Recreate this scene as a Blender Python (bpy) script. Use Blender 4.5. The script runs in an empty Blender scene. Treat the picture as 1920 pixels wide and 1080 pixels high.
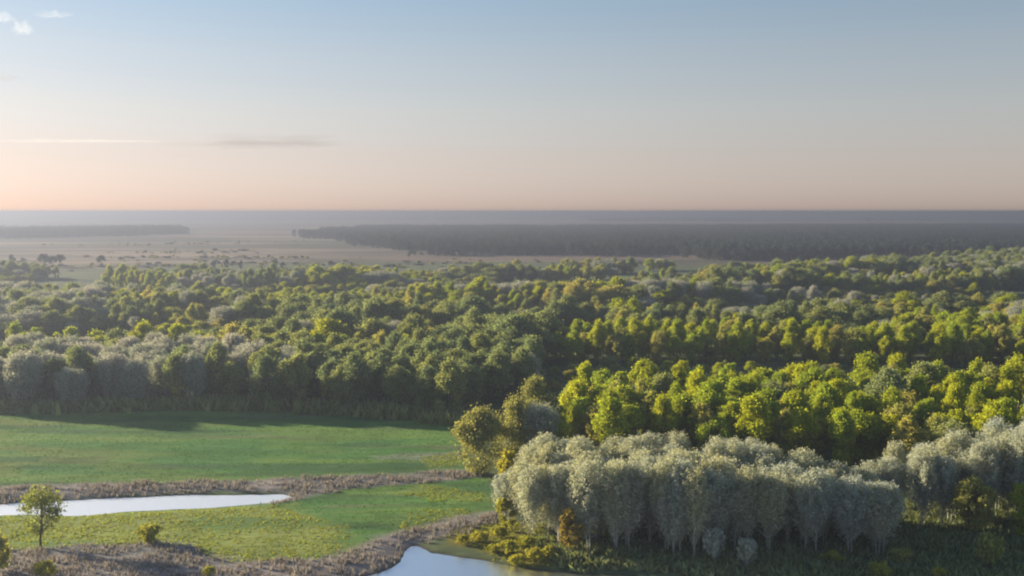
import bpy, math
import numpy as np
from mathutils import Vector

# ------------------------------------------------------------------ camera, sky, sun, exposure
scene = bpy.context.scene
COL = scene.collection
R = math.radians
CAM_H = 47.0
F_PX = 2059.0            # focal length in pixels of a 1920 px wide frame
PITCH = math.atan(144.0 / F_PX)

cam_data = bpy.data.cameras.new('camera')
cam_data.sensor_width = 36.0
cam_data.lens = 36.0 * F_PX / 1920.0
cam_data.clip_start = 0.5
cam_data.clip_end = 200000.0
cam = bpy.data.objects.new('camera', cam_data)
COL.objects.link(cam)
cam.location = (0, 0, CAM_H)
cam.rotation_euler = (R(90) - PITCH, 0, 0)
scene.camera = cam

SUN_AZ, SUN_EL = R(-62.0), R(14.0)      # azimuth from the viewing direction (+Y), negative = to the left
SUN_VEC = Vector((math.sin(SUN_AZ) * math.cos(SUN_EL), math.cos(SUN_AZ) * math.cos(SUN_EL), math.sin(SUN_EL)))

world = bpy.data.worlds.new('World')
scene.world = world
world.use_nodes = True
wn = world.node_tree
wn.nodes.clear()
w_out = wn.nodes.new('ShaderNodeOutputWorld')
w_bg = wn.nodes.new('ShaderNodeBackground')
w_sky = wn.nodes.new('ShaderNodeTexSky')
w_sky.sky_type = 'NISHITA'
w_sky.sun_disc = False
w_sky.sun_elevation = SUN_EL
w_sky.sun_rotation = SUN_AZ
w_sky.altitude = 150
w_sky.air_density = 1.0
w_sky.dust_density = 0.3
w_sky.ozone_density = 1.5
# the evening sky goes from peach at the horizon to blue higher up, the same all round; unseen upper sky kept brighter as fill
w_geo = wn.nodes.new('ShaderNodeTexCoord')
w_sep = wn.nodes.new('ShaderNodeSeparateXYZ')
w_ramp = wn.nodes.new('ShaderNodeValToRGB')
w_mul = wn.nodes.new('ShaderNodeMix'); w_mul.data_type = 'RGBA'; w_mul.blend_type = 'MULTIPLY'
w_mul.inputs['Factor'].default_value = 1.0
wn.links.new(w_geo.outputs['Generated'], w_sep.inputs[0])
wn.links.new(w_sep.outputs['Z'], w_ramp.inputs['Fac'])
SKY_RAMP = [(0.0, (0.51, 0.48, 0.76)), (0.012, (0.52, 0.49, 0.76)), (0.05, (0.63, 0.52, 0.64)), (0.09, (0.75, 0.60, 0.625)), (0.14, (0.80, 0.655, 0.645)), (0.18, (0.76, 0.675, 0.67)), (0.45, (0.90, 0.90, 0.90))]
SKY_STRENGTH = 0.05
w_ramp.color_ramp.elements[0].position = SKY_RAMP[0][0]
w_ramp.color_ramp.elements[0].color = (*SKY_RAMP[0][1], 1)
w_ramp.color_ramp.elements[1].position = SKY_RAMP[-1][0]
w_ramp.color_ramp.elements[1].color = (*SKY_RAMP[-1][1], 1)
for p_, c_ in SKY_RAMP[1:-1]:
    e_ = w_ramp.color_ramp.elements.new(p_); e_.color = (*c_, 1)
wn.links.new(w_sky.outputs[0], w_mul.inputs[6])
wn.links.new(w_ramp.outputs[0], w_mul.inputs[7])
wn.links.new(w_mul.outputs[2], w_bg.inputs['Color'])
w_bg.inputs['Strength'].default_value = SKY_STRENGTH
wn.links.new(w_bg.outputs[0], w_out.inputs['Surface'])

sun_data = bpy.data.lights.new('sun', 'SUN')
sun_data.energy = 4.0
sun_data.angle = R(0.55)
sun_data.color = (1.0, 0.84, 0.60)
sun = bpy.data.objects.new('sun', sun_data)
COL.objects.link(sun)
sun.location = SUN_VEC * 400
sun.rotation_mode = 'QUATERNION'
sun.rotation_quaternion = SUN_VEC.to_track_quat('Z', 'Y')

scene.view_settings.view_transform = 'Standard'
scene.view_settings.look = 'None'
scene.view_settings.exposure = 1.92
scene.view_settings.gamma = 1.0
scene.render.engine = 'CYCLES'
cy = scene.cycles
cy.use_denoising = True
cy.max_bounces = 6
cy.diffuse_bounces = 4
cy.glossy_bounces = 3
cy.transmission_bounces = 3
cy.volume_bounces = 1
cy.transparent_max_bounces = 4
cy.sample_clamp_indirect = 4.0
cy.pixel_filter_type = 'BLACKMAN_HARRIS'
cy.filter_width = 2.2
HAZE_DENSITY = 5.0e-4

# ------------------------------------------------------------------ helpers
rng = np.random.default_rng(11)
CP, SP = math.cos(PITCH), math.sin(PITCH)

def at(px, py, z=0.0):
    """A pixel of the 1920x1080 picture -> the point of the plane z under it."""
    px = np.asarray(px, float); py = np.asarray(py, float)
    dx = (px - 960) / F_PX; dv = (540 - py) / F_PX
    dy = CP + dv * SP
    dz = -SP + dv * CP
    t = (z - CAM_H) / dz
    return dx * t, dy * t

def project(x, y, z=0.0):
    """A point in the world -> its pixel."""
    rz = z - CAM_H
    fwd = y * CP - rz * SP
    up = y * SP + rz * CP
    return 960 + F_PX * x / fwd, 540 - F_PX * up / fwd

def in_poly(px, py, poly):
    px = np.asarray(px, float); py = np.asarray(py, float)
    inside = np.zeros(px.shape, bool)
    n = len(poly)
    for i in range(n):
        x0, y0 = poly[i]; x1, y1 = poly[(i + 1) % n]
        if y0 == y1:
            continue
        c = ((y0 > py) != (y1 > py)) & (px < (x1 - x0) * (py - y0) / (y1 - y0) + x0)
        inside ^= c
    return inside

def poly_dist(x, y, poly):
    """Signed distance to a polygon in the world, negative inside."""
    d = np.full(x.shape, 1e9)
    n = len(poly)
    for i in range(n):
        ax, ay = poly[i]; bx, by = poly[(i + 1) % n]
        ex, ey = bx - ax, by - ay
        t = np.clip(((x - ax) * ex + (y - ay) * ey) / (ex * ex + ey * ey + 1e-9), 0, 1)
        d = np.minimum(d, np.hypot(x - ax - t * ex, y - ay - t * ey))
    return np.where(in_poly(x, y, poly), -d, d)

def _hash(ix, iy, seed):
    h = (ix.astype(np.int64) * 374761393 + iy.astype(np.int64) * 668265263 + seed * 1442695041) & 0x7fffffff
    h = ((h ^ (h >> 13)) * 1274126177) & 0x7fffffff
    return ((h ^ (h >> 16)) & 0xffff) / 65535.0

def vnoise(x, y, seed=0):
    ix = np.floor(x); iy = np.floor(y)
    fx = x - ix; fy = y - iy
    fx = fx * fx * (3 - 2 * fx); fy = fy * fy * (3 - 2 * fy)
    a = _hash(ix, iy, seed); b = _hash(ix + 1, iy, seed)
    c = _hash(ix, iy + 1, seed); d = _hash(ix + 1, iy + 1, seed)
    return (a * (1 - fx) + b * fx) * (1 - fy) + (c * (1 - fx) + d * fx) * fy

def fbm(x, y, seed=0, octaves=4):
    s = 0; a = 0.5; t = 0
    for k in range(octaves):
        s = s + a * vnoise(x * 2 ** k, y * 2 ** k, seed + 17 * k); t += a; a *= 0.5
    return s / t

def smooth(a, b, x):
    t = np.clip((x - a) / (b - a), 0, 1)
    return t * t * (3 - 2 * t)

def mesh_from(name, verts, faces, mats, mat_index=None, smooth_shade=False):
    """verts (n,3); faces: list of (m,k) int arrays; mat_index: list of slots, one for each array."""
    me = bpy.data.meshes.new(name)
    verts = np.ascontiguousarray(verts, np.float32)
    me.vertices.add(len(verts))
    me.vertices.foreach_set('co', verts.ravel())
    loops = np.concatenate([f.ravel() for f in faces]).astype(np.int32)
    sizes = np.concatenate([np.full(len(f), f.shape[1], np.int32) for f in faces])
    starts = np.concatenate([[0], np.cumsum(sizes)[:-1]]).astype(np.int32)
    me.loops.add(len(loops)); me.loops.foreach_set('vertex_index', loops)
    me.polygons.add(len(sizes)); me.polygons.foreach_set('loop_start', starts)
    try:
        me.polygons.foreach_set('loop_total', sizes)
    except Exception:
        pass
    if mat_index is not None:
        me.polygons.foreach_set('material_index', np.concatenate([np.full(len(f), m, np.int32) for f, m in zip(faces, mat_index)]))
    for m in mats:
        me.materials.append(m)
    me.update(calc_edges=True)
    if smooth_shade:
        me.polygons.foreach_set('use_smooth', np.ones(len(sizes), bool))
    return me

def link(name, data, parent=None, loc=None, rz=0.0, sc=None):
    o = bpy.data.objects.new(name, data)
    COL.objects.link(o)
    if parent is not None:
        o.parent = parent
    if loc is not None:
        o.location = loc
    if rz:
        o.rotation_euler = (0, 0, rz)
    if sc is not None:
        o.scale = sc
    return o

def tag(o, label=None, cat=None, group=None, kind=None):
    if label: o['label'] = label
    if cat: o['category'] = cat
    if group: o['group'] = group
    if kind: o['kind'] = kind
    return o

# ------------------------------------------------------------------ materials
def new_mat(name):
    m = bpy.data.materials.new(name)
    m.use_nodes = True
    m.node_tree.nodes.clear()
    return m, m.node_tree, m.node_tree.nodes, m.node_tree.links

def leaf_mat(name, col_a, col_b, translucency=0.4, vary=0.35, trans_col=None):
    """Leaves: each tree has its own tone between two colours, each leaf clump its own brightness; thin, so light comes through."""
    m, nt, N, L = new_mat(name)
    out = N.new('ShaderNodeOutputMaterial')
    info = N.new('ShaderNodeObjectInfo')
    geo = N.new('ShaderNodeNewGeometry')
    mix = N.new('ShaderNodeMix'); mix.data_type = 'RGBA'
    mix.inputs[6].default_value = (*col_a, 1); mix.inputs[7].default_value = (*col_b, 1)
    L.new(info.outputs['Random'], mix.inputs[0])
    mr = N.new('ShaderNodeMapRange')
    mr.inputs['To Min'].default_value = 1 - vary; mr.inputs['To Max'].default_value = 1 + vary
    L.new(geo.outputs['Random Per Island'], mr.inputs['Value'])
    hs = N.new('ShaderNodeHueSaturation')
    hm = N.new('ShaderNodeMapRange'); hm.inputs['To Min'].default_value = 0.485; hm.inputs['To Max'].default_value = 0.515
    L.new(geo.outputs['Random Per Island'], hm.inputs['Value'])
    L.new(hm.outputs[0], hs.inputs['Hue'])
    L.new(mr.outputs[0], hs.inputs['Value'])
    L.new(mix.outputs[2], hs.inputs['Color'])
    d = N.new('ShaderNodeBsdfDiffuse'); t = N.new('ShaderNodeBsdfTranslucent')
    L.new(hs.outputs[0], d.inputs['Color'])
    tm = N.new('ShaderNodeMix'); tm.data_type = 'RGBA'; tm.blend_type = 'MULTIPLY'; tm.inputs[0].default_value = 1
    tm.inputs[7].default_value = (*(trans_col or (1.5, 1.35, 0.6)), 1)
    L.new(hs.outputs[0], tm.inputs[6]); L.new(tm.outputs[2], t.inputs['Color'])
    ms = N.new('ShaderNodeMixShader'); ms.inputs[0].default_value = translucency
    L.new(d.outputs[0], ms.inputs[1]); L.new(t.outputs[0], ms.inputs[2])
    L.new(ms.outputs[0], out.inputs['Surface'])
    return m

def bark_mat(name, a, b):
    m, nt, N, L = new_mat(name)
    out = N.new('ShaderNodeOutputMaterial')
    tc = N.new('ShaderNodeTexCoord'); mp = N.new('ShaderNodeMapping'); mp.inputs['Scale'].default_value = (5, 5, 1.2)
    nz = N.new('ShaderNodeTexNoise'); nz.inputs['Scale'].default_value = 3; nz.inputs['Detail'].default_value = 5
    mx = N.new('ShaderNodeMix'); mx.data_type = 'RGBA'
    mx.inputs[6].default_value = (*a, 1); mx.inputs[7].default_value = (*b, 1)
    bs = N.new('ShaderNodeBsdfPrincipled'); bs.inputs['Roughness'].default_value = 0.9
    L.new(tc.outputs['Object'], mp.inputs[0]); L.new(mp.outputs[0], nz.inputs['Vector'])
    L.new(nz.outputs['Fac'], mx.inputs[0]); L.new(mx.outputs[2], bs.inputs['Base Color'])
    bp = N.new('ShaderNodeBump'); bp.inputs['Strength'].default_value = 0.5
    L.new(nz.outputs['Fac'], bp.inputs['Height']); L.new(bp.outputs[0], bs.inputs['Normal'])
    L.new(bs.outputs[0], out.inputs['Surface'])
    return m

def ground_mat():
    m, nt, N, L = new_mat('ground')
    out = N.new('ShaderNodeOutputMaterial')
    at_ = N.new('ShaderNodeAttribute'); at_.attribute_name = 'soil'
    tc = N.new('ShaderNodeTexCoord')
    bs = N.new('ShaderNodeBsdfPrincipled'); bs.inputs['Roughness'].default_value = 1.0
    bs.inputs['Specular IOR Level'].default_value = 0.1
    val = None
    for scale, lo, hi in ((0.9, 0.82, 1.18), (0.12, 0.8, 1.2), (0.006, 0.82, 1.2)):
        nz = N.new('ShaderNodeTexNoise'); nz.inputs['Scale'].default_value = scale; nz.inputs['Detail'].default_value = 6
        nz.inputs['Roughness'].default_value = 0.65
        mp = N.new('ShaderNodeMapping'); mp.inputs['Scale'].default_value = (0.2, 1.0, 1.0)
        L.new(tc.outputs['Object'], mp.inputs[0]); L.new(mp.outputs[0], nz.inputs['Vector'])
        mr = N.new('ShaderNodeMapRange'); mr.inputs['From Min'].default_value = 0.3; mr.inputs['From Max'].default_value = 0.7
        mr.inputs['To Min'].default_value = lo; mr.inputs['To Max'].default_value = hi
        L.new(nz.outputs['Fac'], mr.inputs['Value'])
        if val is None:
            val = mr.outputs[0]; fine = nz
        else:
            mu = N.new('ShaderNodeMath'); mu.operation = 'MULTIPLY'
            L.new(val, mu.inputs[0]); L.new(mr.outputs[0], mu.inputs[1]); val = mu.outputs[0]
    hs = N.new('ShaderNodeHueSaturation')
    L.new(at_.outputs['Color'], hs.inputs['Color']); L.new(val, hs.inputs['Value'])
    L.new(hs.outputs[0], bs.inputs['Base Color'])
    bp = N.new('ShaderNodeBump'); bp.inputs['Strength'].default_value = 0.6; bp.inputs['Distance'].default_value = 0.3
    L.new(fine.outputs['Fac'], bp.inputs['Height']); L.new(bp.outputs[0], bs.inputs['Normal'])
    L.new(bs.outputs[0], out.inputs['Surface'])
    return m

def water_mat(name, rough, bump, base):
    m, nt, N, L = new_mat(name)
    out = N.new('ShaderNodeOutputMaterial')
    tc = N.new('ShaderNodeTexCoord')
    nz = N.new('ShaderNodeTexNoise'); nz.inputs['Scale'].default_value = 1.6; nz.inputs['Detail'].default_value = 5
    L.new(tc.outputs['Object'], nz.inputs['Vector'])
    bp = N.new('ShaderNodeBump'); bp.inputs['Strength'].default_value = bump; bp.inputs['Distance'].default_value = 0.12
    L.new(nz.outputs['Fac'], bp.inputs['Height'])
    gl = N.new('ShaderNodeBsdfGlossy'); gl.inputs['Roughness'].default_value = rough
    gl.inputs['Color'].default_value = (0.95, 0.97, 1.0, 1)
    df = N.new('ShaderNodeBsdfDiffuse'); df.inputs['Color'].default_value = (*base, 1)
    lw = N.new('ShaderNodeFresnel'); lw.inputs['IOR'].default_value = 1.33
    mr = N.new('ShaderNodeMapRange'); mr.inputs['From Max'].default_value = 0.10; mr.inputs['To Min'].default_value = 0.35; mr.inputs['To Max'].default_value = 0.97
    L.new(lw.outputs[0], mr.inputs['Value'])
    ms = N.new('ShaderNodeMixShader')
    L.new(bp.outputs[0], gl.inputs['Normal'])
    L.new(mr.outputs[0], ms.inputs[0]); L.new(df.outputs[0], ms.inputs[1]); L.new(gl.outputs[0], ms.inputs[2])
    L.new(ms.outputs[0], out.inputs['Surface'])
    return m

M_GROUND = ground_mat()
M_POND = water_mat('pond_water', 0.52, 0.30, (0.50, 0.52, 0.53))
M_RIVER = water_mat('river_water', 0.30, 0.08, (0.02, 0.03, 0.03))
M_BARK_PALE = bark_mat('bark_pale', (0.50, 0.50, 0.46), (0.34, 0.34, 0.31))
M_BARK = bark_mat('bark_brown', (0.09, 0.075, 0.06), (0.045, 0.038, 0.03))
LEAF = {
    'poplar': leaf_mat('leaf_poplar', (0.44, 0.46, 0.345), (0.41, 0.465, 0.475), 0.48, 0.3, (1.2, 1.1, 0.65)),
    'bright': leaf_mat('leaf_bright', (0.40, 0.425, 0.032), (0.29, 0.37, 0.055), 0.52, 0.4, (1.35, 1.25, 0.5)),
    'olive': leaf_mat('leaf_olive', (0.42, 0.395, 0.125), (0.30, 0.335, 0.12), 0.50, 0.4, (1.35, 1.25, 0.6)),
    'dark': leaf_mat('leaf_dark', (0.215, 0.265, 0.150), (0.300, 0.320, 0.130), 0.46, 0.4, (1.25, 1.25, 0.7)),
    'bare': leaf_mat('leaf_bare', (0.42, 0.43, 0.42), (0.34, 0.39, 0.34), 0.40, 0.3, (1.2, 1.1, 0.75)),
    'yellow': leaf_mat('leaf_yellow', (0.38, 0.37, 0.065), (0.31, 0.33, 0.065), 0.50, 0.35, (1.35, 1.2, 0.5)),
    'lone': leaf_mat('leaf_lone', (0.22, 0.26, 0.08), (0.22, 0.26, 0.08), 0.45, 0.4, (1.3, 1.2, 0.6)),
    'willow': leaf_mat('leaf_willow', (0.29, 0.30, 0.125), (0.26, 0.285, 0.12), 0.46, 0.4, (1.4, 1.25, 0.6)),
    'rust': leaf_mat('leaf_rust', (0.26, 0.215, 0.065), (0.26, 0.215, 0.065), 0.46, 0.35, (1.35, 1.2, 0.5)),
    'forest': leaf_mat('leaf_forest', (0.050, 0.070, 0.070), (0.070, 0.088, 0.075), 0.3, 0.4, (1.2, 1.2, 0.8)),
}

# ------------------------------------------------------------------ the lie of the land (outlines traced on the picture, laid on the ground)
def ground_poly(pts):
    x, y = at([p[0] for p in pts], [p[1] for p in pts])
    return list(zip(x.tolist(), y.tolist()))

POND_PX = [(-700, 966), (-300, 958), (-60, 946), (60, 938), (180, 932), (300, 927), (420, 924), (530, 923), (556, 929), (520, 938), (440, 945),
           (330, 951), (230, 957), (140, 963), (60, 962), (-60, 966), (-300, 984), (-700, 1000)]
RIVER_PX = [(480, 1160), (580, 1108), (660, 1085), (722, 1066), (752, 1050), (762, 1028), (776, 1020), (806, 1034), (850, 1038), (900, 1045), (950, 1056), (1000, 1068),
            (1080, 1074), (1200, 1080), (1400, 1092), (1700, 1120), (2300, 1180), (2300, 1500), (300, 1500)]
MEADOW_PX = [(-600, 768), (-60, 766), (300, 768), (560, 768), (760, 776), (852, 790), (868, 840), (890, 880), (930, 905), (945, 965), (900, 975), (780, 1000),
             (640, 1040), (560, 1052), (420, 1052), (330, 1030), (160, 1035), (-60, 1035), (-600, 1060)]
# brown reed and sedge belts: along the far bank of the pond, and down to the river
REED_A_PX = [(-700, 930), (-60, 920), (120, 912), (300, 906), (520, 900), (640, 896), (760, 890), (868, 884), (905, 884), (915, 896), (860, 902), (760, 908),
             (660, 918), (590, 930), (540, 942), (470, 949), (520, 938), (556, 928), (530, 922), (420, 923), (300, 926), (180, 931), (60, 937), (-60, 945), (-700, 966)]
REED_B_PX = [(940, 962), (880, 970), (800, 985), (710, 1010), (660, 1036), (600, 1050), (480, 1056), (410, 1050), (370, 1028), (300, 1020), (180, 1026), (60, 1034),
             (-60, 1036), (-700, 1060), (-700, 1260), (300, 1260), (560, 1150), (700, 1080), (752, 1062), (776, 1040), (790, 1018), (830, 1008), (860, 996), (930, 985)]
LIT_GOLD_PX = [(-600, 990), (-60, 966), (60, 964), (140, 966), (230, 960), (330, 954), (440, 948), (520, 944), (560, 962), (610, 985), (655, 1010), (640, 1040), (560, 1052),
           (420, 1052), (330, 1030), (160, 1035), (-60, 1036), (-600, 1062)]
LIT_STRIPS_PX = [[(740, 925), (800, 912), (900, 925), (930, 945), (830, 945)], [(720, 985), (790, 962), (860, 958), (880, 966), (800, 982), (740, 1000)],
                  [(790, 860), (860, 850), (870, 876), (800, 880)]]
TIP_PX = [(835, 1008), (870, 993), (940, 978), (1000, 985), (1040, 1030), (1035, 1062), (980, 1060), (930, 1046), (880, 1030), (840, 1024)]
DARK_STRIPE_PX = [(700, 858), (770, 852), (866, 850), (872, 864), (780, 866), (710, 866)]
POND = ground_poly(POND_PX); RIVER = ground_poly(RIVER_PX)

# ------------------------------------------------------------------ ground: one sheet from under the camera to the horizon
def spread(dense, step, limit, growth):
    v = list(np.arange(0, dense, step)); s = step
    while v[-1] < limit:
        s *= growth; v.append(v[-1] + s)
    return np.array(v)
xs = spread(120, 0.75, 42000, 1.075); xs = np.concatenate([-xs[:0:-1], xs])
ya = -spread(1, 1.0, 500, 1.35)[:0:-1]
yb = np.concatenate([np.arange(0, 128, 4.0), np.arange(128, 275, 0.6)])
yc = [275.0]; s_ = 0.6
while yc[-1] < 42000:
    s_ *= 1.022; yc.append(yc[-1] + min(s_, yc[-1] * 0.03))
ys = np.concatenate([ya, yb, np.array(yc)])
GX, GY = np.meshgrid(xs, ys)
gx, gy = GX.ravel(), GY.ravel()

wob = (fbm(gx / 6, gy / 4, 3, 3) - 0.5)
d_pond = poly_dist(gx, gy, POND) + wob * 1.6
d_river = poly_dist(gx, gy, RIVER) + wob * 1.8
d_water = np.minimum(d_pond, d_river)
WATER_Z = -0.30
def terrain_z(x, y, dw):
    dist = np.hypot(x, y)
    z = (fbm(x / 18, y / 18, 5, 4) - 0.5) * 0.7 * smooth(0, 8, dw)
    z = z + 0.28 * smooth(0, 5, dw)
    z = np.where(dw < 4, WATER_Z + np.clip(dw, -3, 4) * 0.13 + np.where(dw > 0, (z - WATER_Z - np.clip(dw, 0, 4) * 0.13) * smooth(0, 4, dw), 0), z)
    far = smooth(2500, 9000, dist)
    z = z + far * (fbm(x / 2500, y / 1800, 9, 3) - 0.45) * 30
    return z
gz = terrain_z(gx, gy, d_water)
# low rises closing the plain far away, higher to the left
gd = np.hypot(gx, gy)
rise = smooth(13000, 24000, gd) * (18 + 34 * fbm(gx / 5000, gy / 9000, 21, 3)) * (1.0 - 0.35 * smooth(-0.25, 0.1, gx / np.maximum(gy, 1)))
gz = np.minimum(gz + rise, 44.0 - 6.0 * np.exp(-np.maximum(44.0 - gz - rise, 0) / 8.0))

def srgb(r, g, b):
    c = np.array([r, g, b]) / 255.0
    return np.where(c <= 0.04045, c / 12.92, ((c + 0.055) / 1.055) ** 2.4)

ppx, ppy = project(gx, np.maximum(gy, 60.0), 0.0)
def zone(poly_px, soft, seed=1, amp=0.9):
    d = poly_dist(gx, gy, ground_poly(poly_px)) + (fbm(gx / 3.5, gy / 3.0, seed, 3) - 0.5) * soft * 2.4 * amp
    return 1 - smooth(-soft, soft, d)

def lerp(c, new, w):
    return c * (1 - w[:, None]) + np.asarray(new)[None, :] * w[:, None]

n_big = fbm(gx / 60, gy / 40, 31, 4); n_mid = fbm(gx / 14, gy / 6, 32, 4); n_far = fbm(gx / 420, gy / 260, 33, 4)
col = np.tile(np.array([0.080, 0.105, 0.055]), (len(gx), 1))                  # woodland floor
col = lerp(col, (0.12, 0.15, 0.06), smooth(0.45, 0.65, n_mid) * 0.7)
# open country beyond the woods: dry tan pasture with greener and paler fields
open_far = smooth(930, 1060, gd + (n_big - 0.5) * 120)
fields = np.tile(np.array([0.150, 0.110, 0.082]), (len(gx), 1))
fields = lerp(fields, (0.075, 0.078, 0.046), smooth(0.46, 0.58, n_far))
fields = lerp(fields, (0.17, 0.135, 0.10), smooth(0.58, 0.72, fbm(gx / 900, gy / 300, 40, 3)))
fl = fbm(gx / 300, gy / 55, 47, 4)
fields = lerp(fields, (0.055, 0.060, 0.045), smooth(0.54, 0.62, fl) * 0.8)
fields = lerp(fields, (0.30, 0.23, 0.165), smooth(0.56, 0.66, fbm(gx / 380, gy / 90, 48, 3)) * 0.7)
col = lerp(col, (0, 0, 0), open_far) + fields * open_far[:, None]
plain = smooth(3600, 4600, gd)
strip = fbm(gx / 2600, gy / 700, 44, 4)
pl = np.tile(np.array([0.09, 0.085, 0.07]), (len(gx), 1))
pl = lerp(pl, (0.05, 0.06, 0.04), smooth(0.48, 0.55, strip))
pl = lerp(pl, (0.22, 0.19, 0.15), smooth(0.62, 0.70, fbm(gx / 3000, gy / 900, 46, 3)))
col = lerp(col, (0, 0, 0), plain) + pl * plain[:, None]
# meadow
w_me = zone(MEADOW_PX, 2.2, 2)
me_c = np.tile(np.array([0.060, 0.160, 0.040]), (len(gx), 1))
me_c = lerp(me_c, (0.092, 0.190, 0.042), smooth(0.42, 0.66, n_mid))
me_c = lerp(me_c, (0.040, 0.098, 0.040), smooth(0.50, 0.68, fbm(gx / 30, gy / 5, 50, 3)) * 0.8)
me_c = lerp(me_c, (0.120, 0.205, 0.045), smooth(0.46, 0.66, fbm(gx / 40, gy / 7, 51, 4)) * 0.8)
me_c = lerp(me_c, (0.130, 0.120, 0.080), smooth(0.66, 0.76, fbm(gx / 26, gy / 3.5, 52, 4)) * 0.5)
me_c = lerp(me_c, (0.16, 0.165, 0.05), smooth(-0.22, -0.5, gx / np.maximum(gy, 1)) * smooth(0.4, 0.65, n_mid) * 0.5)
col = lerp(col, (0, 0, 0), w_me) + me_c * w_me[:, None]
w_go = zone(LIT_GOLD_PX, 3.0, 4)  # yellower grass; sunlit side of a slanted shadow edge put into the colour
for k, p in enumerate(LIT_STRIPS_PX):
    w_go = np.maximum(w_go, zone(p, 2.0, 60 + k) * 0.6)  # lit patches in the meadow, painted as weaker gold strips
go_c = np.tile(np.array([0.195, 0.235, 0.062]), (len(gx), 1))
go_c = lerp(go_c, (0.120, 0.195, 0.052), smooth(0.45, 0.62, n_mid))
col = lerp(col, (0, 0, 0), w_go) + go_c * w_go[:, None]
reed_c = np.tile(np.array([0.240, 0.215, 0.205]), (len(gx), 1))
reed_c = lerp(reed_c, (0.160, 0.160, 0.155), smooth(0.45, 0.65, n_mid))
w_re = np.maximum(np.maximum(zone(REED_A_PX, 1.5, 5), zone(REED_B_PX, 1.5, 6)), zone(DARK_STRIPE_PX, 1.2, 8) * 0.5)
col = lerp(col, (0, 0, 0), w_re) + reed_c * w_re[:, None]
w_tip = zone(TIP_PX, 0.9, 7)
col = lerp(col, (0.15, 0.14, 0.03), w_tip)
mud = 1 - smooth(-0.2, 0.9, d_water)
col = lerp(col, (0.035, 0.032, 0.026), mud)

ny, nx = GX.shape
idx = np.arange(ny * nx).reshape(ny, nx)
quads = np.stack([idx[:-1, :-1].ravel(), idx[:-1, 1:].ravel(), idx[1:, 1:].ravel(), idx[1:, :-1].ravel()], 1)
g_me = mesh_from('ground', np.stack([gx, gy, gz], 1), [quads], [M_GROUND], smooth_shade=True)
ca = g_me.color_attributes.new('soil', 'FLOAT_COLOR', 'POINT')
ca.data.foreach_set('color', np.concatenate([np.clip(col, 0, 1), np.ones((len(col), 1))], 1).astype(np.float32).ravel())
tag(link('ground', g_me), 'flat green and tan river plain reaching the horizon', kind='structure')

def ground_height(x, y):
    x = np.atleast_1d(np.asarray(x, float)); y = np.atleast_1d(np.asarray(y, float))
    wb = (fbm(x / 6, y / 4, 3, 3) - 0.5)
    dw = np.minimum(poly_dist(x, y, POND) + wb * 1.6, poly_dist(x, y, RIVER) + wb * 1.8)
    return terrain_z(x, y, dw)

def water_sheet(name, poly, mat, label, grow=3.0):
    cx = sum(p[0] for p in poly) / len(poly); cyy = sum(p[1] for p in poly) / len(poly)
    n = len(poly); pts = []
    area = sum(poly[i][0] * poly[(i + 1) % n][1] - poly[(i + 1) % n][0] * poly[i][1] for i in range(n))
    sgn = 1 if area > 0 else -1
    for i in range(n):
        a = Vector(poly[i - 1]); b = Vector(poly[i]); c = Vector(poly[(i + 1) % n])
        e1 = (b - a).normalized(); e2 = (c - b).normalized()
        nn = Vector((e1.y + e2.y, -e1.x - e2.x)) * sgn
        nn = nn.normalized() if nn.length > 1e-3 else Vector((0, 0))
        pts.append((b.x + nn.x * grow, b.y + nn.y * grow, WATER_Z))
    me = bpy.data.meshes.new(name)
    me.from_pydata(pts, [], [list(range(n))]); me.materials.append(mat); me.update()
    if me.polygons[0].normal.z < 0:
        me.flip_normals()
    return tag(link(name, me), label, kind='structure')
water_sheet('pond_water', POND, M_POND, 'narrow bright oxbow pond shining white across the meadow')
water_sheet('river_water', RIVER, M_RIVER, 'pale blue river bend at the foot of the poplar grove')

# ------------------------------------------------------------------ foliage shapes
def cards(P, Nrm, sx, sy, g, up_bias=0.0, fold=0.25):
    """Folded diamond-shaped leaf sprays at P, facing Nrm."""
    n = len(P)
    Nrm = Nrm / np.maximum(np.linalg.norm(Nrm, axis=1, keepdims=True), 1e-6)
    ref = g.normal(size=(n, 3)); ref[:, 2] += up_bias * 3
    T = ref - (ref * Nrm).sum(1, keepdims=True) * Nrm
    T /= np.maximum(np.linalg.norm(T, axis=1, keepdims=True), 1e-6)
    B = np.cross(Nrm, T)
    sx = np.broadcast_to(sx, (n,))[:, None] * g.uniform(0.65, 1.35, (n, 1)); sy = np.broadcast_to(sy, (n,))[:, None] * g.uniform(0.65, 1.35, (n, 1))
    f = fold * sx * g.uniform(0, 1.6, (n, 1))
    V = np.stack([P - T * sy, P + B * sx - Nrm * f + T * sy * g.uniform(-.3, .3, (n, 1)), P + T * sy, P - B * sx - Nrm * f + T * sy * g.uniform(-.3, .3, (n, 1))], 1).reshape(-1, 3)
    F = np.arange(4 * n).reshape(n, 4)
    return V, F

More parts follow.
